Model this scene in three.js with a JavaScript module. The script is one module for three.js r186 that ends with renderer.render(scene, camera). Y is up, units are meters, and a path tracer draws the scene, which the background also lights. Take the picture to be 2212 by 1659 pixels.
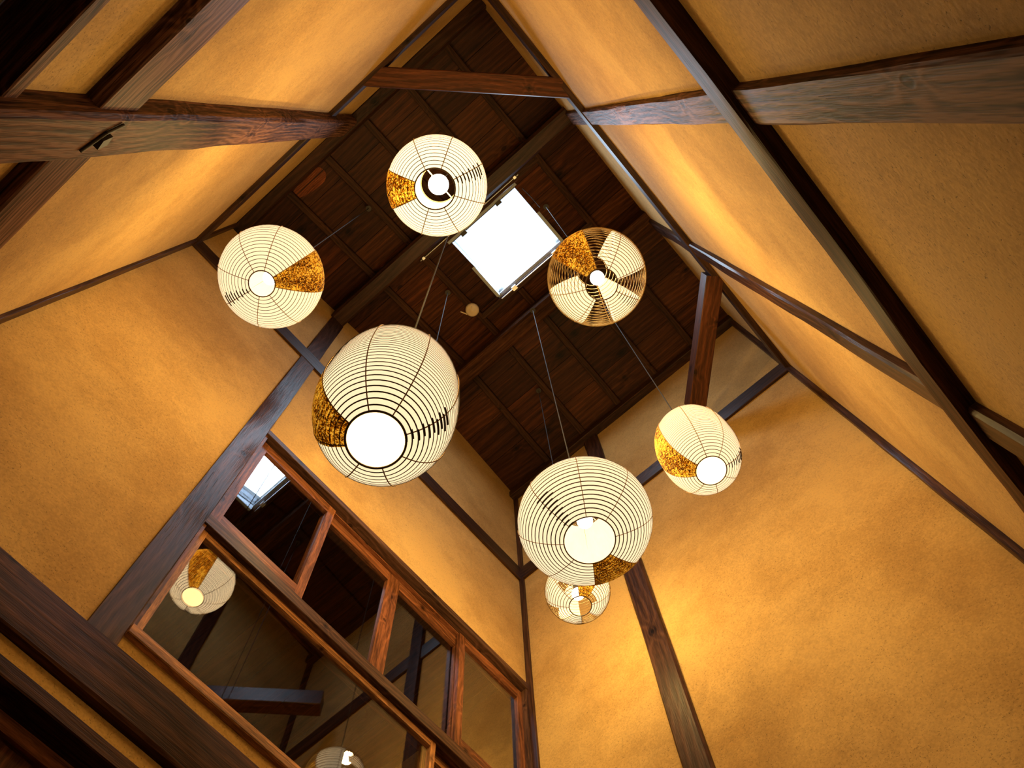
import * as THREE from 'three';
import { RectAreaLightUniformsLib } from 'three/addons/lights/RectAreaLightUniformsLib.js';
import { mergeGeometries, toCreasedNormals } from 'three/addons/utils/BufferGeometryUtils.js';

// ---------------------------------------------------------------- camera, sky, light, exposure
// Everything is laid out in design units with the eye at the origin; the last lines turn them into metres.
const METRES = 0.835, EYE = 1.5;
const scene = new THREE.Scene();
const camera = new THREE.PerspectiveCamera(2 * Math.atan(829.5 / 1885.24) * 180 / Math.PI, 2212 / 1659, 0.05, 100);
camera.matrixAutoUpdate = true;
camera.setRotationFromMatrix(new THREE.Matrix4().makeBasis(
  new THREE.Vector3(0.65379367, -0.02746105, 0.75617441),
  new THREE.Vector3(-0.72009441, 0.28437443, 0.63292592),
  new THREE.Vector3(-0.23241747, -0.95831992, 0.16614765)));
camera.position.set(0, EYE, 0);

const renderer = new THREE.WebGLRenderer();
renderer.toneMapping = THREE.LinearToneMapping;
renderer.toneMappingExposure = 1.0;
renderer.shadowMap.enabled = true;
RectAreaLightUniformsLib.init();

const SKY = new THREE.Color().setRGB(0.62, 0.8, 1.0), SKY_LEVEL = 36;
scene.background = new THREE.Color().setRGB(0.62 * 2, 0.8 * 2, 1.0 * 2);
const LAMP = new THREE.Color().setRGB(1.0, 0.67, 0.21);
const LAMP_CD = 2.0;

// daylight entering through the skylight pane, in the plane of the sloping roof
const SLOPE_L = 0.25, SLOPE_R = -0.15, RIDGE_X = 1.605, RIDGE_Y = 8.35;
const boardY = (x) => RIDGE_Y + (x < RIDGE_X ? (x - RIDGE_X) * SLOPE_L : (x - RIDGE_X) * SLOPE_R);
const SKX0 = 0.565, SKX1 = 1.24, SKZ0 = -0.93, SKZ1 = -0.17, SHAFT = 0.13;
{
  const w = new THREE.RectAreaLight(SKY, SKY_LEVEL, SKX1 - SKX0, SKZ1 - SKZ0);
  w.position.set((SKX0 + SKX1) / 2, boardY((SKX0 + SKX1) / 2) + SHAFT + 0.03, (SKZ0 + SKZ1) / 2);
  w.lookAt(w.position.x + SLOPE_L, w.position.y - 1, w.position.z); // faces down, square to the slope
  scene.add(w);
}

// ---------------------------------------------------------------- helpers
let seed = 12345;
const rnd = () => { seed = (seed * 1664525 + 1013904223) >>> 0; return seed / 4294967296; };
const hash = (x, y, s) => { let h = (x * 374761393 + y * 668265263 + s * 974634777) | 0; h = Math.imul(h ^ (h >>> 13), 1274126177); h ^= h >>> 16; return (h >>> 0) / 4294967296; };
function vnoise(x, y, px, py, s) { // tiling value noise, periods px, py
  const x0 = Math.floor(x), y0 = Math.floor(y), fx = x - x0, fy = y - y0;
  const a = ((x0 % px) + px) % px, b = (a + 1) % px, c = ((y0 % py) + py) % py, d = (c + 1) % py;
  const u = fx * fx * (3 - 2 * fx), v = fy * fy * (3 - 2 * fy);
  const p = hash(a, c, s), q = hash(b, c, s), r = hash(a, d, s), t = hash(b, d, s);
  return p + (q - p) * u + (r - p) * v + (p - q - r + t) * u * v;
}
function dataTexture(w, h, fill, srgb) {
  const d = new Uint8Array(w * h * 4);
  fill(d, w, h);
  const t = new THREE.DataTexture(d, w, h, THREE.RGBAFormat);
  t.magFilter = THREE.LinearFilter; t.minFilter = THREE.LinearMipmapLinearFilter; t.generateMipmaps = true;
  t.wrapS = t.wrapT = THREE.RepeatWrapping;
  if (srgb) t.colorSpace = THREE.SRGBColorSpace;
  t.needsUpdate = true;
  return t;
}
const clamp8 = (v) => v < 0 ? 0 : v > 255 ? 255 : v;

// plaster: ochre clay with chopped straw
const PL = 2048, PLASTER_M = 3.4;
const plaster = (() => {
  const tone = new Float32Array(PL * PL), hgt = new Float32Array(PL * PL), warm = new Float32Array(PL * PL);
  for (let y = 0; y < PL; y++) for (let x = 0; x < PL; x++) {
    const i = y * PL + x, u = x / PL, v = y / PL;
    const big = vnoise(u * 5, v * 5, 5, 5, 1) * 0.5 + vnoise(u * 11, v * 11, 11, 11, 2) * 0.3 + vnoise(u * 29, v * 29, 29, 29, 3) * 0.2;
    const mid = vnoise(u * 90, v * 90, 90, 90, 4), fine = vnoise(u * 420, v * 420, 420, 420, 5), grit = hash(x, y, 6);
    warm[i] = big;
    tone[i] = 0.93 + (big - 0.5) * 0.3 + (mid - 0.5) * 0.04 + (fine - 0.5) * 0.1 + (grit - 0.5) * 0.08;
    hgt[i] = 0.6 + (mid - 0.5) * 0.06 + (fine - 0.5) * 0.4 + (grit - 0.5) * 0.12;
  }
  for (let k = 0; k < 70000; k++) { // straw and pits
    let x = rnd() * PL, y = rnd() * PL;
    const dense = vnoise(x / PL * 7, y / PL * 7, 7, 7, 8);
    if (rnd() > dense * 1.3) continue;
    const a = rnd() * Math.PI, n = 1 + Math.floor(rnd() * rnd() * 7), dark = 0.12 + rnd() * 0.34;
    const bend = (rnd() - 0.5) * 0.3;
    for (let s = 0, t = a; s < n; s++, t += bend) {
      x += Math.cos(t); y += Math.sin(t);
      const i = (((y | 0) % PL + PL) % PL) * PL + (((x | 0) % PL + PL) % PL);
      tone[i] *= 1 - dark; hgt[i] -= 0.3;
    }
  }
  const map = dataTexture(PL, PL, (d) => {
    for (let i = 0; i < PL * PL; i++) {
      const w = (warm[i] - 0.5) * 2;
      d[i * 4] = clamp8(255 * Math.min(1, tone[i])); d[i * 4 + 1] = clamp8(253 * tone[i] * (1 + w * 0.05)); d[i * 4 + 2] = clamp8(250 * tone[i] * (1 + w * 0.16)); d[i * 4 + 3] = 255;
    }
  }, true);
  const bump = dataTexture(PL, PL, (d) => { for (let i = 0; i < PL * PL; i++) { d[i * 4] = d[i * 4 + 1] = d[i * 4 + 2] = clamp8(255 * hgt[i]); d[i * 4 + 3] = 255; } });
  return { map, bump };
})();

// timber: grain along u, knots, checks
function woodMaps(w, h, s, rings, knots, contrast) {
  const T = new Float32Array(w * h);
  const ks = Array.from({ length: knots }, () => [rnd(), rnd(), 0.012 + rnd() * 0.02, 0.05 + rnd() * 0.06]);
  for (let y = 0; y < h; y++) for (let x = 0; x < w; x++) {
    const u = x / w, v = y / h;
    let warp = (vnoise(u * 2, v * 2, 2, 2, s) - 0.5) * 0.22 + (vnoise(u * 5, v * 3, 5, 3, s + 1) - 0.5) * 0.06, spot = 0;
    for (const [ku, kv, ru, rv] of ks) {
      let du = Math.abs(u - ku), dv = v - kv; du = Math.min(du, 1 - du); dv -= Math.round(dv);
      const q = (du / ru) ** 2 + (dv / rv) ** 2, e = Math.exp(-q * 0.35);
      warp += e * 0.16 * Math.sign(dv || 1) * (1 - Math.exp(-q)); spot += Math.exp(-q * 2.2);
    }
    const ring = 0.5 + 0.5 * Math.sin((v + warp) * Math.PI * 2 * rings);
    const fibre = vnoise(u * 40, v * 220, 40, 220, s + 2), streak = vnoise(u * 6, v * 60, 6, 60, s + 3), patch = vnoise(u * 4, v * 3, 4, 3, s + 4);
    T[y * w + x] = 0.72 + contrast * ((Math.pow(ring, 1.6) - 0.4) * 0.15 + (fibre - 0.5) * 0.24 + (streak - 0.5) * 0.24 + (patch - 0.5) * 0.22) - spot * 0.35;
  }
  for (let k = 0; k < 26; k++) { // drying checks
    let x = rnd() * w, y = rnd() * h; const n = 20 + rnd() * 120;
    for (let j = 0; j < n; j++) { x += 1; y += (rnd() - 0.5) * 0.5; T[((y | 0) + h) % h * w + (x | 0) % w] *= 0.45; }
  }
  const map = dataTexture(w, h, (d) => { for (let i = 0; i < w * h; i++) { const t = T[i]; d[i * 4] = clamp8(255 * t); d[i * 4 + 1] = clamp8(255 * (t * 0.98 - 0.01)); d[i * 4 + 2] = clamp8(255 * (t * 0.96 - 0.015)); d[i * 4 + 3] = 255; } }, true);
  const bump = dataTexture(w, h, (d) => { for (let i = 0; i < w * h; i++) { d[i * 4] = d[i * 4 + 1] = d[i * 4 + 2] = clamp8(255 * T[i]); d[i * 4 + 3] = 255; } });
  return { map, bump };
}
const W1 = woodMaps(1024, 512, 20, 14, 5, 1.7), W2 = woodMaps(1024, 512, 40, 13, 3, 1.0), W3 = woodMaps(1024, 512, 60, 7, 2, 1.15);
const repeat = (t, x, y) => { const c = t.clone(); c.repeat.set(x, y); c.needsUpdate = true; return c; };
const col = (r, g, b) => new THREE.Color().setRGB(r, g, b);
function wood(w, color, rough, bump, along, across, shine = 0.22) {
  return new THREE.MeshPhysicalMaterial({ color, map: repeat(w.map, 1 / along, 1 / across), bumpMap: repeat(w.bump, 1 / along, 1 / across), bumpScale: bump, roughness: rough, specularIntensity: shine });
}
const M = {
  plaster: new THREE.MeshStandardMaterial({ color: col(0.53, 0.325, 0.105), map: repeat(plaster.map, 1 / PLASTER_M, 1 / PLASTER_M), bumpMap: repeat(plaster.bump, 1 / PLASTER_M, 1 / PLASTER_M), bumpScale: 0.0009, roughness: 0.95 }),
  postPale: wood(W1, col(0.19, 0.095, 0.066), 0.55, 0.0014, 1.7, 0.45, 0.08),
  post: wood(W2, col(0.095, 0.043, 0.028), 0.42, 0.0012, 1.9, 0.6, 0.22),
  beam: wood(W3, col(0.1, 0.042, 0.02), 0.55, 0.0015, 1.9, 0.5, 0.1),
  ring: wood(W2, col(0.07, 0.03, 0.016), 0.45, 0.0015, 1.6, 0.6, 0.45),
  rafter: wood(W2, col(0.075, 0.031, 0.014), 0.55, 0.0015, 1.2, 0.4),
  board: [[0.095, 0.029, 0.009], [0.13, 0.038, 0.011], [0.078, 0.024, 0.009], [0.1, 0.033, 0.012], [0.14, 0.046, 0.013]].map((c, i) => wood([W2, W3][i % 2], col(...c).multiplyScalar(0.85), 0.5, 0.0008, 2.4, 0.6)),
  sash: wood(W2, col(0.3, 0.115, 0.055), 0.45, 0.001, 1.0, 0.5),
  sill: wood(W3, col(0.6, 0.29, 0.12), 0.5, 0.001, 1.0, 0.4),
  header: wood(W2, col(0.14, 0.07, 0.045), 0.5, 0.001, 1.2, 0.4),
  door: wood(W3, col(0.12, 0.045, 0.02), 0.5, 0.001, 1.2, 0.5),
  floor: wood(W3, col(0.12, 0.06, 0.03), 0.45, 0.001, 1.6, 0.6),
  glass: new THREE.MeshPhysicalMaterial({ color: 0xffffff, transmission: 1, thickness: 0, roughness: 0.0, ior: 1.58 }),
  frame: new THREE.MeshStandardMaterial({ color: col(0.3, 0.34, 0.4), roughness: 0.6 }),
  metal: new THREE.MeshStandardMaterial({ color: col(0.6, 0.6, 0.62), metalness: 0.9, roughness: 0.35 }),
  black: new THREE.MeshStandardMaterial({ color: col(0.02, 0.015, 0.012), roughness: 0.6 }),
  cord: new THREE.MeshStandardMaterial({ color: col(0.02, 0.017, 0.017), roughness: 0.85 }),
  plastic: new THREE.MeshStandardMaterial({ color: col(0.62, 0.5, 0.34), roughness: 0.45 }),
  patch: wood(W2, col(0.3, 0.085, 0.025), 0.5, 0.001, 0.6, 0.2),
};

const taken = new Map();
function numbered(name) { const n = taken.get(name) ?? 0; taken.set(name, n + 1); return n ? `${name}_${String(n).padStart(3, '0')}` : name; }
function put(name, geometry, material, parent = scene) {
  const m = new THREE.Mesh(geometry, material);
  m.name = parent === scene ? numbered(name) : name;
  m.castShadow = m.receiveShadow = true;
  parent.add(m);
  return m;
}
function tag(o, label, category, kind, group) { if (label) o.userData.label = label; if (category) o.userData.category = category; if (kind) o.userData.kind = kind; if (group) o.userData.group = group; return o; }
function groupAt(name, x = 0, y = 0, z = 0) { const g = new THREE.Group(); g.name = numbered(name); g.position.set(x, y, z); scene.add(g); return g; }

// uv in design units: u along one axis, v across
function uvAlong(g, axis, ou = rnd() * 3, ov = rnd() * 3) {
  const p = g.attributes.position, n = g.attributes.normal, uv = new Float32Array(p.count * 2), k = 'xyz'.indexOf(axis);
  const o = [0, 1, 2].filter((i) => i !== k);
  for (let i = 0; i < p.count; i++) {
    const P = [p.getX(i), p.getY(i), p.getZ(i)], N = [Math.abs(n.getX(i)), Math.abs(n.getY(i)), Math.abs(n.getZ(i))];
    const cross = N[o[0]] > N[o[1]] ? o[1] : o[0];
    if (N[k] > 0.8) { uv[i * 2] = P[o[0]] + ou; uv[i * 2 + 1] = P[o[1]] + ov; } else { uv[i * 2] = P[k] + ou; uv[i * 2 + 1] = P[cross] + ov; }
  }
  g.setAttribute('uv', new THREE.BufferAttribute(uv, 2));
  return g;
}
function box(x0, x1, y0, y1, z0, z1, axis = 'x') {
  const g = new THREE.BoxGeometry(x1 - x0, y1 - y0, z1 - z0); g.translate((x0 + x1) / 2, (y0 + y1) / 2, (z0 + z1) / 2);
  return uvAlong(g, axis);
}
// a sawn or hewn timber: chamfered section swept along a line, with a little wander
function timber(p0, p1, wDir, w, d, { chamfer = 0.008, wander = 0.002, bend = [0, 0], step = 0.22 } = {}) {
  const a = new THREE.Vector3(...p0), b = new THREE.Vector3(...p1), L = b.clone().sub(a), len = L.length(); L.normalize();
  const U = new THREE.Vector3(...wDir).normalize(), V = L.clone().cross(U).normalize();
  const n = Math.max(2, Math.ceil(len / step)), c = chamfer, s = Math.floor(rnd() * 1000), ou = rnd() * 3, ov = rnd() * 3;
  const sec = [[-w / 2 + c, -d / 2], [w / 2 - c, -d / 2], [w / 2, -d / 2 + c], [w / 2, d / 2 - c], [w / 2 - c, d / 2], [-w / 2 + c, d / 2], [-w / 2, d / 2 - c], [-w / 2, -d / 2 + c]];
  const per = [0]; for (let i = 0; i < 8; i++) { const q = sec[i], r = sec[(i + 1) % 8]; per.push(per[i] + Math.hypot(r[0] - q[0], r[1] - q[1])); }
  const ring = (k) => {
    const t = k / n, o = a.clone().addScaledVector(L, len * t), bu = Math.sin(t * Math.PI) * bend[0], bv = Math.sin(t * Math.PI) * bend[1];
    return sec.map(([x, y], i) => {
      const e = wander * 2, j = Math.floor(i / 2);
      return o.clone().addScaledVector(U, x + bu + (vnoise(k * 0.6, j * 3.1, 97, 97, s) - 0.5) * e).addScaledVector(V, y + bv + (vnoise(k * 0.6, j * 3.1, 97, 97, s + 7) - 0.5) * e);
    });
  };
  const pos = [], uv = [];
  const rings = Array.from({ length: n + 1 }, (_, k) => ring(k));
  const quad = (A, B, C, D, ua, ub, va, vb) => { for (const [P, x, y] of [[A, ua, va], [B, ua, vb], [C, ub, vb], [A, ua, va], [C, ub, vb], [D, ub, va]]) { pos.push(P.x, P.y, P.z); uv.push(x + ou, y + ov); } };
  for (let k = 0; k < n; k++) for (let i = 0; i < 8; i++) { const j = (i + 1) % 8; quad(rings[k][i], rings[k][j], rings[k + 1][j], rings[k + 1][i], len * k / n, len * (k + 1) / n, per[i], per[i + 1]); }
  for (const [R, f] of [[rings[0], 1], [rings[n], -1]]) for (let i = 1; i < 7; i++) {
    const tri = f > 0 ? [0, i + 1, i] : [0, i, i + 1];
    for (const q of tri) { pos.push(R[q].x, R[q].y, R[q].z); uv.push(sec[q][0] * 0.3 + ou, sec[q][1] + ov); }
  }
  const g = new THREE.BufferGeometry();
  g.setAttribute('position', new THREE.Float32BufferAttribute(pos, 3)); g.setAttribute('uv', new THREE.Float32BufferAttribute(uv, 2));
  g.computeVertexNormals();
  return toCreasedNormals(g, 0.5);
}
function bar(x0, x1, y0, y1, z0, z1, axis, opt) { // axis-aligned timber
  const cx = (x0 + x1) / 2, cy = (y0 + y1) / 2, cz = (z0 + z1) / 2;
  if (axis === 'y') return timber([cx, y0, cz], [cx, y1, cz], [1, 0, 0], x1 - x0, z1 - z0, opt);
  if (axis === 'x') return timber([x0, cy, cz], [x1, cy, cz], [0, 1, 0], y1 - y0, z1 - z0, opt);
  return timber([cx, cy, z0], [cx, cy, z1], [1, 0, 0], x1 - x0, y1 - y0, opt);
}

// ---------------------------------------------------------------- room shell
const ZA = -2.167, ZC = 0.595, XB = 2.885, XD = -0.785, FLOOR = -EYE / METRES, TOP = 8.62, T = 0.15;
const wall = (name, boxes) => tag(put(name, mergeGeometries(boxes.map(([b, ax]) => { const g = new THREE.BoxGeometry(b[1] - b[0], b[3] - b[2], b[5] - b[4]); g.translate((b[0] + b[1]) / 2, (b[2] + b[3]) / 2, (b[4] + b[5]) / 2); return uvAlong(g, ax, 0.7 * name.length, 0.3 * name.length); })), M.plaster), null, null, 'structure');
const WX0 = 0.47, WX1 = 2.87, WY0 = 2.83, WY1 = 4.985; // window opening in the left wall
wall('wall_left', [
  [[XD - T, WX0, 2.316, TOP, ZA - T, ZA], 'x'], [[WX0, XB + T, WY1, TOP, ZA - T, ZA], 'x'], [[WX0, XB + T, 2.316, WY0, ZA - T, ZA], 'x'],
  [[WX1, XB + T, WY0, WY1, ZA - T, ZA], 'x'], [[XD - T, XD + 0.15, FLOOR, 2.316, ZA - T, ZA], 'x'], [[2.6, XB + T, FLOOR, 2.316, ZA - T, ZA], 'x'],
]);
wall('wall_right', [[[XD - T, XB + T, FLOOR, TOP, ZC, ZC + T], 'x']]);
wall('wall_back', [[[XB, XB + T, FLOOR, TOP, ZA - T, ZC + T], 'z']]);
wall('wall_front', [[[XD - T, XD, 2.10, TOP, ZA - T, ZC + T], 'z'], [[XD - T, XD, FLOOR, 2.10, ZA - T, ZA + 0.25], 'z'], [[XD - T, XD, FLOOR, 2.10, ZC - 0.25, ZC + T], 'z']]);
tag(put('floor', box(XD - T - 0.4, XB + T, FLOOR - 0.1, FLOOR, ZA - T - 0.3, ZC + T, 'x'), M.floor), null, null, 'structure');

// sliding doors filling the openings under the two lintels
{
  const d = groupAt('door_1'); tag(d, null, null, 'structure');
  put('panel', box(XD + 0.15, 2.6, FLOOR, 2.30, ZA - 0.13, ZA - 0.1, 'y'), M.door, d);
  for (const x of [XD + 0.18, 0.1, 0.95, 1.75, 2.55]) put('stile', box(x - 0.03, x + 0.03, FLOOR, 2.24, ZA - 0.1, ZA - 0.075, 'y'), M.sash, d);
  for (const y of [2.27, 2.0, 1.2, 0.2]) put('rail', box(XD + 0.15, 2.6, y - 0.03, y + 0.03, ZA - 0.1, ZA - 0.07, 'x'), M.sash, d);
  const e = groupAt('door_2'); tag(e, null, null, 'structure');
  put('panel', box(XD - 0.14, XD - 0.11, FLOOR, 2.09, ZA + 0.25, ZC - 0.25, 'y'), M.door, e);
  for (const z of [ZA + 0.28, -1.2, -0.4, ZC - 0.28]) put('stile', box(XD - 0.11, XD - 0.085, FLOOR, 2.07, z - 0.03, z + 0.03, 'y'), M.door, e);
}
// unlit passage behind the glazing; dark boards added overhead so the panes look shaded
{
  const p = groupAt('wall_passage'); tag(p, null, null, 'structure');
  const z0 = -6.2, z1 = ZA - T;
  put('far_wall', box(XD - T, XB + T, 2.2, 5.6, z0 - 0.1, z0), M.plaster, p);
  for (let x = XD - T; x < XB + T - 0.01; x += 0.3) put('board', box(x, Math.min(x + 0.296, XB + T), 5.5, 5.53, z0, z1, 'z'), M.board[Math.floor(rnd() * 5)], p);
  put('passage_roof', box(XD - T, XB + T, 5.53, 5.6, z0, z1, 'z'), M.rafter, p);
  put('passage_floor', box(XD - T, XB + T, 2.2, 2.3, z0, z1), M.floor, p);
  put('end_wall', box(XD - T - 0.1, XD - T, 2.2, 5.6, z0, z1), M.plaster, p);
  put('end_wall', box(XB + T, XB + T + 0.1, 2.2, 5.6, z0, z1), M.plaster, p);
}

// ---------------------------------------------------------------- ceiling: boards, rafters, purlin, ridge
const ceiling = groupAt('ceiling'); tag(ceiling, null, null, 'structure');
const RAFTERS = [-1.665, -1.21, -0.755, -0.30, 0.155];
{
  const seams = [-0.785, -0.5, -0.23, 0.05, 0.31, 0.565, 0.79, 1.015, 1.24, 1.43, 1.605, 1.88, 2.165, 2.5, 2.885];
  for (let i = 0; i + 1 < seams.length; i++) {
    const x0 = seams[i], x1 = seams[i + 1], cx = (x0 + x1) / 2, sl = cx < RIDGE_X ? SLOPE_L : SLOPE_R, ang = Math.atan(sl);
    let zs = [ZA, ...RAFTERS, ZC], parts = [];
    for (let k = 0; k + 1 < zs.length; k++) {
      let a = zs[k], b = zs[k + 1];
      if (x0 > SKX0 - 0.01 && x1 < SKX1 + 0.01) { if (a >= SKZ0 && b <= SKZ1) continue; if (a < SKZ0 && b > SKZ0) b = SKZ0; if (a < SKZ1 && b > SKZ1) a = SKZ1; }
      parts.push([a, b]);
    }
    for (const [a, b] of parts) {
      const g = uvAlong(new THREE.BoxGeometry((x1 - x0) / Math.cos(ang) - 0.004, 0.025, b - a), 'z');
      const m = put('board', g, M.board[Math.floor(rnd() * 5)], ceiling);
      m.position.set(cx, boardY(cx) + 0.0125 + rnd() * 0.003, (a + b) / 2); m.rotation.z = ang;
    }
  }
  const rafter = (z, x0, x1) => { // follows one slope
    const s = x0 < RIDGE_X ? SLOPE_L : SLOPE_R, nrm = Math.hypot(1, s), drop = 0.026 * nrm;
    put('rafter', timber([x0, boardY(x0 + 1e-4) - drop, z], [x1, boardY(x1 - 1e-4) - drop, z], [0, 0, 1], 0.062, 0.05, { chamfer: 0.004, wander: 0.0015 }), M.rafter, ceiling);
  };
  for (const z of RAFTERS) {
    const cut = z > SKZ0 && z < SKZ1;
    if (cut) { rafter(z, XD, SKX0 - 0.09); rafter(z, SKX1 + 0.09, RIDGE_X); } else rafter(z, XD, RIDGE_X);
    rafter(z, RIDGE_X, XB);
  }
  put('trimmer', bar(SKX0 - 0.09, SKX0 - 0.03, boardY(SKX0 - 0.06) - 0.055, boardY(SKX0 - 0.06) - 0.004, -1.21, 0.155, 'z', { chamfer: 0.004 }), M.rafter, ceiling);
  put('trimmer', bar(SKX1 + 0.03, SKX1 + 0.09, boardY(SKX1 + 0.06) - 0.055, boardY(SKX1 + 0.06) - 0.004, -1.21, 0.155, 'z', { chamfer: 0.004 }), M.rafter, ceiling);
  put('purlin', bar(0.315, 0.468, 7.80, 8.0, ZA, ZC, 'z', { chamfer: 0.022, wander: 0.004 }), M.ring, ceiling);
  put('ridge_beam', bar(1.53, 1.68, 8.1, 8.3, ZA, ZC, 'z', { chamfer: 0.012, wander: 0.003 }), M.beam, ceiling);
  put('wall_plate', bar(XD, XD + 0.1, 7.47, 7.70, ZA, ZC, 'z', { chamfer: 0.008 }), M.ring, ceiling);
  put('wall_plate', bar(XB - 0.08, XB, 8.0, 8.11, ZA, ZC, 'z', { chamfer: 0.006 }), M.ring, ceiling);
  const deck = (x0, x1, z0, z1) => { const cx = (x0 + x1) / 2, a = Math.atan(cx < RIDGE_X ? SLOPE_L : SLOPE_R), m = put('roof_deck', uvAlong(new THREE.BoxGeometry((x1 - x0) / Math.cos(a) + 0.01, 0.05, z1 - z0), 'x'), M.black, ceiling); m.position.set(cx, boardY(cx) + 0.06, (z0 + z1) / 2); m.rotation.z = a; };  // unseen slab added to block sky light through the board gaps
  deck(XD - 0.2, SKX0, ZA - 0.2, ZC + 0.2); deck(SKX1, RIDGE_X, ZA - 0.2, ZC + 0.2); deck(RIDGE_X, XB + 0.2, ZA - 0.2, ZC + 0.2); deck(SKX0, SKX1, ZA - 0.2, SKZ0); deck(SKX0, SKX1, SKZ1, ZC + 0.2);
  // the reddish heartwood figure let into a board
  for (const side of [-1, 1]) {
    const sh = new THREE.Shape(); // u along the board, v across it
    sh.moveTo(-0.2, 0.006); sh.bezierCurveTo(-0.12, 0.05, 0.0, 0.085, 0.1, 0.08); sh.bezierCurveTo(0.16, 0.075, 0.19, 0.04, 0.19, 0.006); sh.lineTo(-0.2, 0.006);
    const g = new THREE.ExtrudeGeometry(sh, { depth: 0.003, bevelEnabled: false, curveSegments: 8 });
    g.applyMatrix4(new THREE.Matrix4().makeBasis(new THREE.Vector3(0, 0, 1), new THREE.Vector3(side, 0, 0), new THREE.Vector3(0, side, 0)));
    const m = put('heartwood_patch', g, M.patch, ceiling);
    m.position.set(-0.645, boardY(-0.645) - 0.004, -1.5); m.rotation.z = Math.atan(SLOPE_L);
  }
}

// ---------------------------------------------------------------- skylight
{
  const s = groupAt('window_1'); tag(s, null, null, 'structure');
  const yb = (x) => boardY(x) - 0.004, up = SHAFT + 0.1;
  const side = (x0, x1, z0, z1, ax) => put('curb', box(x0, x1, yb((x0 + x1) / 2), yb((x0 + x1) / 2) + up, z0, z1, ax), M.frame, s);
  side(SKX0 - 0.03, SKX0, SKZ0 - 0.03, SKZ1 + 0.03, 'z'); side(SKX1, SKX1 + 0.03, SKZ0 - 0.03, SKZ1 + 0.03, 'z');
  side(SKX0, SKX1, SKZ0 - 0.03, SKZ0, 'x'); side(SKX0, SKX1, SKZ1, SKZ1 + 0.03, 'x');
  const cx = (SKX0 + SKX1) / 2;
  const pane = put('pane', uvAlong(new THREE.BoxGeometry((SKX1 - SKX0), 0.006, SKZ1 - SKZ0), 'x'), M.glass, s);
  pane.position.set(cx, boardY(cx) + SHAFT, (SKZ0 + SKZ1) / 2); pane.rotation.z = Math.atan(SLOPE_L);
  for (const z of [SKZ0 + 0.14, SKZ1 - 0.2]) put('clip', box(SKX0 - 0.005, SKX0 + 0.03, yb(SKX0) - 0.012, yb(SKX0) + 0.02, z - 0.03, z + 0.03), M.black, s);
}
function rod(name, a, b, r, m, parent, seg = 8) {
  const A = new THREE.Vector3(...a), B = new THREE.Vector3(...b), g = new THREE.CylinderGeometry(r, r, A.distanceTo(B), seg);
  g.applyQuaternion(new THREE.Quaternion().setFromUnitVectors(new THREE.Vector3(0, 1, 0), B.clone().sub(A).normalize()));
  g.translate((A.x + B.x) / 2, (A.y + B.y) / 2, (A.z + B.z) / 2);
  return put(name, g, m, parent);
}
{
  const r1 = groupAt('blind_rail', 0.5, boardY(0.5) - 0.06, -0.65);
  rod('rod', [0, 0, -0.6], [0, 0, 0.58], 0.006, M.metal, r1);
  for (const z of [-0.56, 0.54]) put('bracket', box(-0.012, 0.012, -0.012, 0.06, z - 0.012, z + 0.012), M.metal, r1);
  tag(r1, 'thin metal rod along the skylight edge above the purlin', 'rail');
  const r2 = groupAt('blind_rail', 1.285, boardY(1.285) - 0.065, -0.58);
  rod('rod', [0, 0, -0.36], [0, 0, 0.42], 0.006, M.metal, r2);
  for (const z of [-0.2, 0.3]) put('bracket', box(-0.02, 0.02, -0.012, 0.06, z - 0.025, z + 0.025), M.metal, r2);
  tag(r2, 'thin metal rod with two brackets on the ridge side of the skylight', 'rail');
}

// ---------------------------------------------------------------- posts and beams
function post(x0, x1, y0, y1, z0, z1, mat, label, opt) { return tag(put('post', bar(x0, x1, y0, y1, z0, z1, 'y', opt), mat), label, 'post', 'structure'); }
const H0 = 6.4, H1 = 6.585;
post(0.368, 0.488, FLOOR, 7.80, ZC - 0.032, ZC + 0.03, M.postPale, 'hewn grey-brown post under the purlin, crossed by the heavy beam', { chamfer: 0.006, wander: 0.004 });
post(1.605, 1.735, FLOOR, 8.1, ZC - 0.036, ZC + 0.03, M.post, 'slightly bowed brown post under the ridge beside the diagonal brace', { chamfer: 0.012, wander: 0.005, bend: [-0.02, 0] });
post(XD - 0.03, XD + 0.08, FLOOR, 7.80, -0.967, -0.78, M.postPale, 'broad weathered post with a bolt hole standing in front of its beam', { chamfer: 0.014, wander: 0.004 });
post(0.335, 0.47, 2.70, 7.8, ZA - 0.03, ZA + 0.016, M.post, 'flat dark post beside the glazed sashes, foot on a heavy beam', { chamfer: 0.003 });
post(1.54, 1.67, H1, 8.1, ZA - 0.03, ZA + 0.016, M.post, 'short dark stub between the ring beam and the ridge over the glazing', { chamfer: 0.003 });
post(XB - 0.032, XB + 0.03, FLOOR, 8.0, -1.255, -1.10, M.post, 'knotty dark post on the plaster wall opposite the bolt-hole post', { chamfer: 0.012, wander: 0.003 });
post(XB - 0.022, XB + 0.02, FLOOR, 8.0, ZA - 0.02, ZA + 0.043, M.post, 'narrow corner post where the glazed wall ends', { chamfer: 0.003 });
post(XB - 0.045, XB + 0.02, FLOOR, 8.0, ZC - 0.043, ZC + 0.02, M.post, 'narrow corner post beyond the short diagonal brace', { chamfer: 0.004 });
post(XD - 0.02, XD + 0.018, 2.16, 7.47, ZA - 0.02, ZA + 0.06, M.post, 'narrow corner post between blank plaster panels', { chamfer: 0.003 });
function beam(name, x0, x1, y0, y1, z0, z1, axis, mat, label, opt) { return tag(put(name, bar(x0, x1, y0, y1, z0, z1, axis, opt), mat), label, 'beam', 'structure'); }
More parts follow.
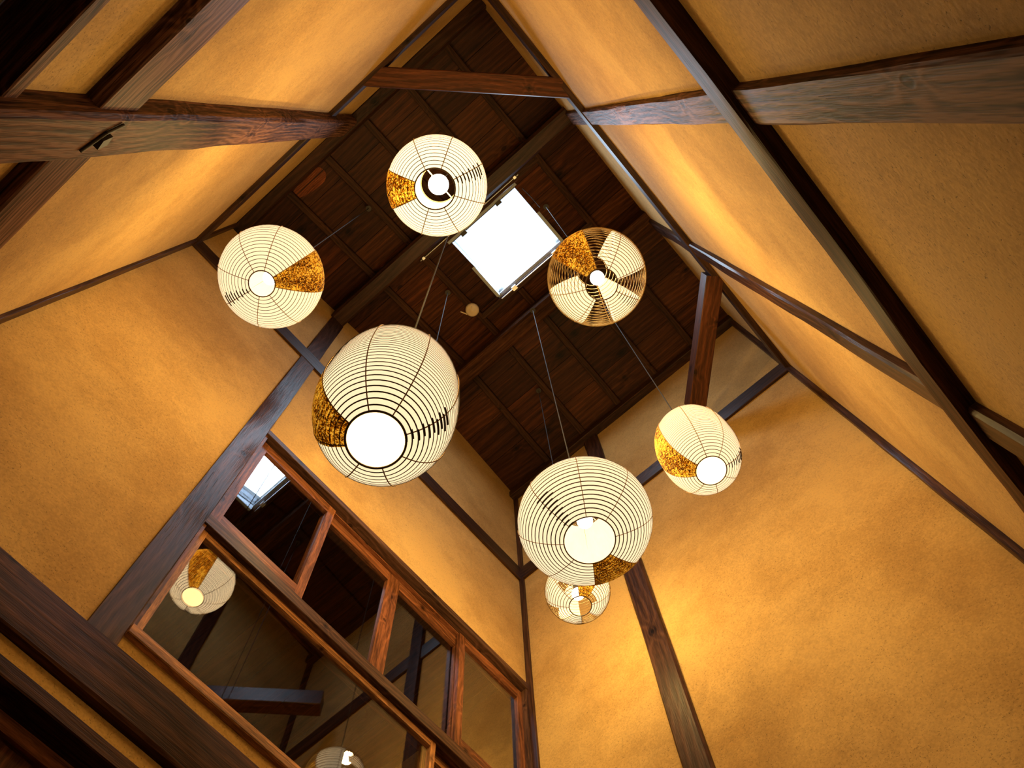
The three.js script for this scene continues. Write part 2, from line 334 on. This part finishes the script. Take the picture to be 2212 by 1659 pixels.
beam('ring_beam', XD, XB, H0, 6.6, ZA - 0.03, ZA + 0.018, 'x', M.ring, 'dark horizontal ring beam above the glazed sashes', { chamfer: 0.004 });
beam('ring_beam', XD, XB, H0, H1 + 0.03, ZC - 0.042, ZC + 0.03, 'x', M.ring, 'dark ring beam passing in front of the two tall posts', { chamfer: 0.006 });
beam('ring_beam', XD - 0.03, XD + 0.032, H0, 6.56, ZA, ZC, 'z', M.ring, 'dark ring beam running behind the broad weathered post', { chamfer: 0.006 });
beam('ring_beam', XB - 0.022, XB + 0.03, H0, H1, ZA, ZC, 'z', M.ring, 'dark ring beam crossing the knotty post on the end wall', { chamfer: 0.004 });
beam('floor_beam', XD, XB, 2.45, 2.70, ZA - 0.03, ZA + 0.042, 'x', M.beam, 'heavy knotted brown beam below the light brown sill', { chamfer: 0.008, wander: 0.006 });
beam('floor_beam', XD, XB, 2.50, 2.675, ZC - 0.055, ZC + 0.03, 'x', M.beam, 'heavy brown beam lapping over the grey-brown hewn post', { chamfer: 0.008, wander: 0.006 });
beam('floor_beam', XD - 0.03, XD + 0.052, 2.566, 2.845, ZA, ZC, 'z', M.postPale, 'deep weathered beam let in behind the bolt-hole post', { chamfer: 0.008, wander: 0.005 });
beam('lintel', XD + 0.05, XB, 2.30, 2.364, ZA - 0.1, ZA + 0.024, 'x', M.beam, 'thin dark lintel under the heavy knotted beam', { chamfer: 0.004 });
beam('lintel', XD - 0.1, XD + 0.03, 2.09, 2.155, ZA, ZC, 'z', M.postPale, 'thin weathered lintel under the deep beam', { chamfer: 0.004 });
function brace(a, b, label) { // room-side lower edge from a to b, 0.133 thick behind it
  const d = new THREE.Vector3(b[0] - a[0], 0, b[1] - a[1]).normalize(), nrm = new THREE.Vector3(-d.z, 0, d.x);
  const o = nrm.clone().multiplyScalar(0.0665), e = 0.05;
  return tag(put('corner_brace', timber([a[0] + o.x - d.x * e, H0 + 0.09, a[1] + o.z - d.z * e], [b[0] + o.x + d.x * e, H0 + 0.09, b[1] + o.z + d.z * e], [0, 1, 0], 0.18, 0.133, { chamfer: 0.006, wander: 0.001 }), M.sash2), label, 'brace', 'structure');
}
M.sash2 = wood(W2, col(0.15, 0.05, 0.02), 0.38, 0.001, 1.2, 0.5, 0.5);
brace([-0.743, -0.462], [0.228, 0.544], 'reddish diagonal brace from the weathered post side to the hewn post');
brace([1.909, 0.491], [2.587, -0.181], 'reddish diagonal brace across the pale end corner');
// square-headed bolt and iron strap in the broad post
{
  const b = groupAt('post_bolt', XD + 0.081, 2.66, -0.872); tag(b, 'square iron bolt head with a bent strap on the broad weathered post', 'bolt');
  put('bolt_head', new THREE.BoxGeometry(0.036, 0.042, 0.042), M.black, b).rotation.x = 0.45;
  rod('strap', [0.006, -0.075, -0.045], [0.006, -0.02, 0.03], 0.005, M.black, b);
  rod('strap', [0.006, -0.02, 0.03], [0.006, 0.045, 0.065], 0.005, M.black, b);
}

// ---------------------------------------------------------------- glazed sashes in the left wall
{
  const w = groupAt('window_2'); tag(w, null, null, 'structure');
  put('header', bar(WX0, WX1 + 0.015, 4.955, 5.012, ZA - 0.05, ZA + 0.012, 'x', { chamfer: 0.003, wander: 0 }), M.header, w);
  put('head_track', box(WX0, WX1, 4.945, 4.985, ZA - 0.13, ZA - 0.05, 'x'), M.sash, w);
  put('middle_rail', bar(WX0, WX1, 3.75, 3.835, ZA - 0.035, ZA + 0.008, 'x', { chamfer: 0.003, wander: 0 }), M.header, w);
  put('middle_track', box(WX0, WX1, 3.765, 3.86, ZA - 0.13, ZA - 0.035, 'x'), M.sash, w);
  put('sill', bar(WX0, WX1, 2.81, 2.865, ZA - 0.13, ZA + 0.03, 'x', { chamfer: 0.004, wander: 0.001 }), M.sill, w);
  put('jamb', box(WX0 - 0.002, WX0 + 0.02, 2.865, 4.955, ZA - 0.13, ZA - 0.002, 'y'), M.sash, w);
  put('jamb', box(WX1 - 0.02, WX1 + 0.01, 2.865, 4.955, ZA - 0.13, ZA + 0.004, 'y'), M.header, w);
  const sash = (x0, x1, y0, y1, z, top, bot, st, mat) => {
    const g = new THREE.Group(); g.name = 'sash'; w.add(g);
    put('stile', box(x0, x0 + st, y0, y1, z - 0.015, z + 0.015, 'y'), mat, g);
    put('stile', box(x1 - st, x1, y0, y1, z - 0.015, z + 0.015, 'y'), mat, g);
    put('top_rail', box(x0 + st, x1 - st, y1 - top, y1, z - 0.014, z + 0.014, 'x'), mat, g);
    put('bottom_rail', box(x0 + st, x1 - st, y0, y0 + bot, z - 0.014, z + 0.014, 'x'), mat, g);
    put('pane', box(x0 + st - 0.005, x1 - st + 0.005, y0 + bot - 0.005, y1 - top + 0.005, z - 0.002, z + 0.002, 'x'), M.glass, g);
  };
  const zf = ZA - 0.05, zr = ZA - 0.09;
  sash(0.488, 1.1, 3.86, 4.945, zf, 0.09, 0.12, 0.05, M.sash);
  sash(1.05, 1.673, 3.86, 4.945, zr, 0.09, 0.12, 0.05, M.sash);
  sash(1.673, 2.3, 3.86, 4.945, zr, 0.09, 0.12, 0.05, M.sash);
  sash(2.245, 2.855, 3.86, 4.945, zf, 0.09, 0.12, 0.05, M.sash);
  sash(0.488, 2.1, 2.865, 3.765, zf + 0.01, 0.06, 0.03, 0.035, M.sill);
  sash(2.06, 2.855, 2.865, 3.765, zr, 0.06, 0.03, 0.035, M.sill);
}

// ---------------------------------------------------------------- paper lanterns
const goldMap = dataTexture(512, 512, (d, w, h) => {
  for (let y = 0; y < h; y++) for (let x = 0; x < w; x++) {
    const i = (y * w + x) * 4;
    const a = vnoise(x / 6, y / 4, 85, 128, 90), b = vnoise(x / 2.5, y / 2.5, 204, 204, 91), c = vnoise(x / 40, y / 60, 12, 8, 92), e = hash(x >> 1, y >> 1, 93);
    const t = a * 0.4 + b * 0.45 + (c - 0.5) * 0.25 + (e - 0.5) * 0.25;
    let q = t < 0.36 ? [74, 40, 8] : t < 0.46 ? [168, 104, 22] : t < 0.56 ? [232, 176, 58] : [255, 236, 160];
    if (e > 0.93) q = [255, 246, 210];
    d[i] = q[0]; d[i + 1] = q[1]; d[i + 2] = q[2]; d[i + 3] = 255;
  }
}, true);
const paperMap = dataTexture(512, 512, (d, w, h) => {
  for (let y = 0; y < h; y++) for (let x = 0; x < w; x++) {
    const i = (y * w + x) * 4, n = vnoise(x / 64, y / 64, 8, 8, 70) * 0.5 + vnoise(x / 20, y / 20, 26, 26, 71) * 0.3 + vnoise(x / 4, y / 9, 128, 57, 72) * 0.2;
    const t = 0.93 + (n - 0.5) * 0.14;
    d[i] = clamp8(255 * Math.min(1, t + 0.04)); d[i + 1] = clamp8(252 * t); d[i + 2] = clamp8(244 * t * (0.97 + n * 0.06)); d[i + 3] = 255;
  }
}, true);
const LM = {
  paper: new THREE.MeshPhysicalMaterial({ color: col(0.56, 0.52, 0.43), map: paperMap, roughness: 1, transmission: 0.03, thickness: 0, specularIntensity: 0.3, emissive: col(1, 0.79, 0.47), emissiveIntensity: 1.12, side: THREE.DoubleSide }),
  gold: new THREE.MeshPhysicalMaterial({ color: col(0.9, 0.82, 0.4), map: goldMap, roughness: 1, transmission: 0.19, thickness: 0, specularIntensity: 0.3, side: THREE.DoubleSide }),
  rib: new THREE.MeshStandardMaterial({ color: col(0.085, 0.045, 0.016), roughness: 0.7, side: THREE.DoubleSide }),  // dark tone stands in for ribs silhouetted against the lamp
  ribOpen: new THREE.MeshStandardMaterial({ color: col(0.22, 0.13, 0.03), roughness: 0.6 }),
  thread: new THREE.MeshStandardMaterial({ color: col(0.3, 0.16, 0.05), roughness: 0.8 }),
  slit: new THREE.MeshStandardMaterial({ color: col(0.035, 0.018, 0.008), roughness: 0.8 }),
  bulb: new THREE.MeshStandardMaterial({ color: col(1, 0.95, 0.85), emissive: col(1, 0.93, 0.8), emissiveIntensity: 6 }),
};
const rad = (d) => d * Math.PI / 180;
function lantern({ label, x, z, y0, R, b, rb, n = 2, sectors, gold, open = false, pitch, bulbAt = 0.5, power = 1, bulbR = 0.036, cordTop, ribW = 0.003, slitK = 1, above = false, lift = 0.07, paper = LM.paper }) {
  const L = groupAt('paper_lantern', x, y0, z); tag(L, label, 'lantern', null, 'paper lanterns hung under the roof');
  const cut = b * Math.pow(1 - Math.pow(rb / R, n), 1 / n), rAt = (y) => R * Math.pow(Math.max(0, 1 - Math.pow(Math.abs(y - cut) / b, n)), 1 / n);
  const N = 400, P = []; let len = 0;
  for (let i = 0; i <= N; i++) { const y = cut - cut * Math.cos(Math.PI * i / N), r = rAt(y); if (i) len += Math.hypot(y - P[i - 1][1], r - P[i - 1][0]); P.push([r, y, len]); }
  const at = (s) => { const q = s * len; let k = 1; while (k < N && P[k][2] < q) k++; const A = P[k - 1], B = P[k], t = (q - A[2]) / Math.max(1e-9, B[2] - A[2]); return [A[0] + (B[0] - A[0]) * t, A[1] + (B[1] - A[1]) * t]; };
  const surface = (ranges, off) => mergeGeometries(ranges.map(([a0, a1]) => {
    const nu = Math.max(3, Math.round((a1 - a0) / 6)), nv = 36, pos = [], uv = [], idx = [];
    for (let v = 0; v <= nv; v++) { const [r, y] = at(v / nv); for (let u = 0; u <= nu; u++) { const p = rad(a0 + (a1 - a0) * u / nu); pos.push((r + off) * Math.cos(p), y, (r + off) * Math.sin(p)); uv.push(p * R * 1.5, v / nv * len * 1.5); } }
    for (let v = 0; v < nv; v++) for (let u = 0; u < nu; u++) { const i = v * (nu + 1) + u; idx.push(i, i + nu + 1, i + 1, i + 1, i + nu + 1, i + nu + 2); }
    const g = new THREE.BufferGeometry(); g.setAttribute('position', new THREE.Float32BufferAttribute(pos, 3)); g.setAttribute('uv', new THREE.Float32BufferAttribute(uv, 2)); g.setIndex(idx); g.computeVertexNormals(); return g;
  }));
  put('paper_shade', surface(sectors, 0), paper, L);
  tag(put('gold_panel', surface([gold], 0.003), LM.gold, L), 'mottled gold wedge');
  const count = Math.round(len / pitch), ribM = open ? LM.ribOpen : LM.rib;
  for (let k = 0; k <= count; k++) {
    const [r, y] = at(k / count), end = k === 0 || k === count;
    let g;
    if (end || open) { g = new THREE.TorusGeometry(r + 0.001, end ? 0.003 : 0.0017, 5, 64); g.rotateX(Math.PI / 2); g.translate(0, y, 0); }
    else { // split-bamboo strip laid on the paper, coloured dark like a backlit silhouette
      const e = ribW / 2 / len, A = at(k / count - e), B = at(k / count + e), o = 0.0012;
      g = new THREE.LatheGeometry([new THREE.Vector2(A[0] + o * 0.3, A[1]), new THREE.Vector2(r + o, y), new THREE.Vector2(B[0] + o * 0.3, B[1])], 64);
    }
    put(end ? 'rim_ring' : 'rib', g, end ? LM.rib : ribM, L);
  }
  for (let k = 0; k < 8; k++) {
    const p = rad(gold[0] + 45 * k), pts = Array.from({ length: 25 }, (_, i) => { const [r, y] = at(i / 24); return new THREE.Vector3((r + 0.0025) * Math.cos(p), y, (r + 0.0025) * Math.sin(p)); });
    put('thread', new THREE.TubeGeometry(new THREE.CatmullRomCurve3(pts), 36, 0.0016, 4), LM.thread, L);
  }
  const mid = (gold[0] + gold[1]) / 2 + 180;
  for (let k = 0; k < 10; k++) {
    const [r, y] = at(k / count), g = new THREE.TorusGeometry(r + 0.0015, 0.0022 * slitK, 4, 8, rad(16)); g.rotateX(Math.PI / 2); g.rotateY(-rad(mid + (k % 2 ? 3 : -1) - 8 + 16)); g.translate(0, y, 0);
    put('slit', g, LM.slit, L);
  }
  const h = cut * 2, by = h * bulbAt;
  const bulb = put('bulb', new THREE.SphereGeometry(bulbR, 20, 14), LM.bulb, L); bulb.position.y = by;
  const socket = put('socket', new THREE.CylinderGeometry(0.02, 0.024, 0.07, 14), M.black, L); socket.position.y = by + bulbR + 0.028;
  rod('support_bar', [-rb, h, 0], [rb, h, 0], 0.003, M.metal, L);
  rod('stem', [0, by + bulbR + 0.06, 0], [0, h, 0], 0.005, M.black, L);
  rod('cord', [0, h, 0], [0, cordTop - y0, 0], 0.0032, M.cord, L);
  const rose = put('ceiling_cap', new THREE.CylinderGeometry(0.02, 0.026, 0.035, 14), M.black, L); rose.position.y = cordTop - y0 - 0.016;
  const light = (cd, x, y) => { const l = new THREE.PointLight(LAMP, cd, 0, 2); l.position.set(x, y, 0); l.castShadow = true; l.shadow.radius = 1.6; L.add(l); };
  if (above) { light(LAMP_CD * 0.02, 0, by); light(LAMP_CD * power, 0.06, h + lift); } // faint lamp in the bulb; main lamp added above the rim to light walls
  else light(LAMP_CD * power, 0, by);
  return L;
}
const bright = LM.paper.clone(); bright.emissiveIntensity = 3;
const vivid = LM.paper.clone(); vivid.emissiveIntensity = 1.75;
const under = (x, drop = 0.055) => boardY(x) - drop;
const round = (o) => lantern({ sectors: [[0, 360]], ...o });
round({ label: 'small round paper lantern beside the skylight, bright bulb showing through its open foot', x: 0.045, z: -0.3, y0: 3.36, R: 0.196, b: 0.172, rb: 0.075, gold: [210, 255], slitK: 1.4, pitch: 0.0155, bulbAt: 0.8, bulbR: 0.042, power: 0.65, paper: vivid, cordTop: under(0.045) });
round({ label: 'round paper lantern near the narrow corner post, gold wedge towards the skylight', x: -0.152, z: -1.252, y0: 4.031, R: 0.25, b: 0.188, rb: 0.06, gold: [34, 80], slitK: 1.5, above: true, pitch: 0.0185, bulbAt: 0.46, lift: 0.16, power: 0.75, cordTop: under(-0.152) });
lantern({ label: 'open-ribbed lantern of bare gold rings and three paper petals by the skylight', x: 0.893, z: -0.066, y0: 4.06, R: 0.241, b: 0.205, rb: 0.075, gold: [158, 204], sectors: [[65, 120], [-18, 24], [246, 300]], open: true, above: true, pitch: 0.0185, bulbAt: 0.45, power: 0.9, cordTop: under(0.893, 0.03) });
const K4 = 0.8, K7 = 0.85;
round({ label: 'large tall barrel lantern in front of the glazed sashes, brown wedge', x: 0.427 * K4, z: -0.786 * K4, y0: 2.285 * K4, R: 0.22 * K4, b: 0.369 * K4, rb: 0.083 * K4, n: 2.6, gold: [194, 242], pitch: 0.0152, slitK: 1.4, ribW: 0.0036, power: 0.28, bulbAt: 0.62, bulbR: 0.03, cordTop: 7.80 });
round({ label: 'largest wide round lantern overlapping the small open one below the ridge', x: 1.54, z: -0.779, y0: 3.32, R: 0.297, b: 0.197, rb: 0.108, gold: [-32, 13], pitch: 0.019, ribW: 0.0046, slitK: 2.0, above: true, lift: 0.3, bulbAt: 0.52, power: 0.45, cordTop: 8.1 });
lantern({ label: 'small open-ribbed lantern partly hidden behind the largest round one', x: 2.206, z: -1.266, y0: 4.176, R: 0.182, b: 0.17, rb: 0.06, gold: [101, 147], sectors: [[8, 63], [-75, -33], [189, 243]], open: true, above: true, pitch: 0.017, bulbAt: 0.4, power: 0.85, cordTop: under(2.206) });
round({ label: 'tall barrel lantern in front of the pale end wall and short brace', x: 2.15 * K7, z: -0.267 * K7, y0: 4.382 * K7, R: 0.227 * K7, b: 0.349 * K7, rb: 0.083 * K7, n: 2.6, gold: [205, 250], power: 0.55, pitch: 0.0165, bulbAt: 0.62, bulbR: 0.03, cordTop: under(1.83) });
round({ label: 'lantern seen only mirrored in the lower window pane', x: 0.89, z: -1.27, y0: 4.73, R: 0.195, b: 0.2, rb: 0.066, gold: [209, 254], pitch: 0.0165, bulbAt: 0.6, power: 1.7, cordTop: under(0.89), paper: bright });

// ---------------------------------------------------------------- small ceiling things
{
  const s = groupAt('smoke_detector', 1.175, boardY(1.175) - 0.12, -1.22); tag(s, 'round beige smoke detector on a rafter beyond the skylight', 'smoke detector');
  const base = new THREE.LatheGeometry([[0, 0.065], [0.062, 0.065], [0.066, 0.05], [0.06, 0.03], [0.045, 0.018], [0.025, 0.015], [0.022, 0.004], [0, 0]].map((p) => new THREE.Vector2(...p)), 32);
  put('housing', base, M.plastic, s);
  const lens = put('indicator', new THREE.SphereGeometry(0.006, 10, 8), M.frame, s); lens.position.set(-0.03, 0.02, 0.02);
  rod('test_tab', [0.0, 0.05, -0.065], [-0.06, 0.05, -0.095], 0.006, M.plastic, s);
}
{
  const pts = [[0.62, boardY(0.62) - 0.05, -0.12], [0.75, boardY(0.75) - 0.09, -0.11], [0.84, boardY(0.84) - 0.09, -0.11], [0.86, boardY(0.86) - 0.02, -0.11]].map((p) => new THREE.Vector3(...p));
  tag(put('slack_wire', new THREE.TubeGeometry(new THREE.CatmullRomCurve3(pts), 24, 0.004, 6), M.cord), 'slack dark wire looping along the skylight curb', 'wire');
}

// ---------------------------------------------------------------- design units to metres
{
  const done = new Set();
  scene.traverse((o) => {
    if (o.isCamera || o === scene) return;
    o.position.multiplyScalar(METRES);
    if (o.parent === scene) o.position.y += EYE;
    if (o.geometry && !done.has(o.geometry)) { o.geometry.scale(METRES, METRES, METRES); done.add(o.geometry); }
    if (o.isRectAreaLight) { o.width *= METRES; o.height *= METRES; }
  });
}
renderer.render(scene, camera);
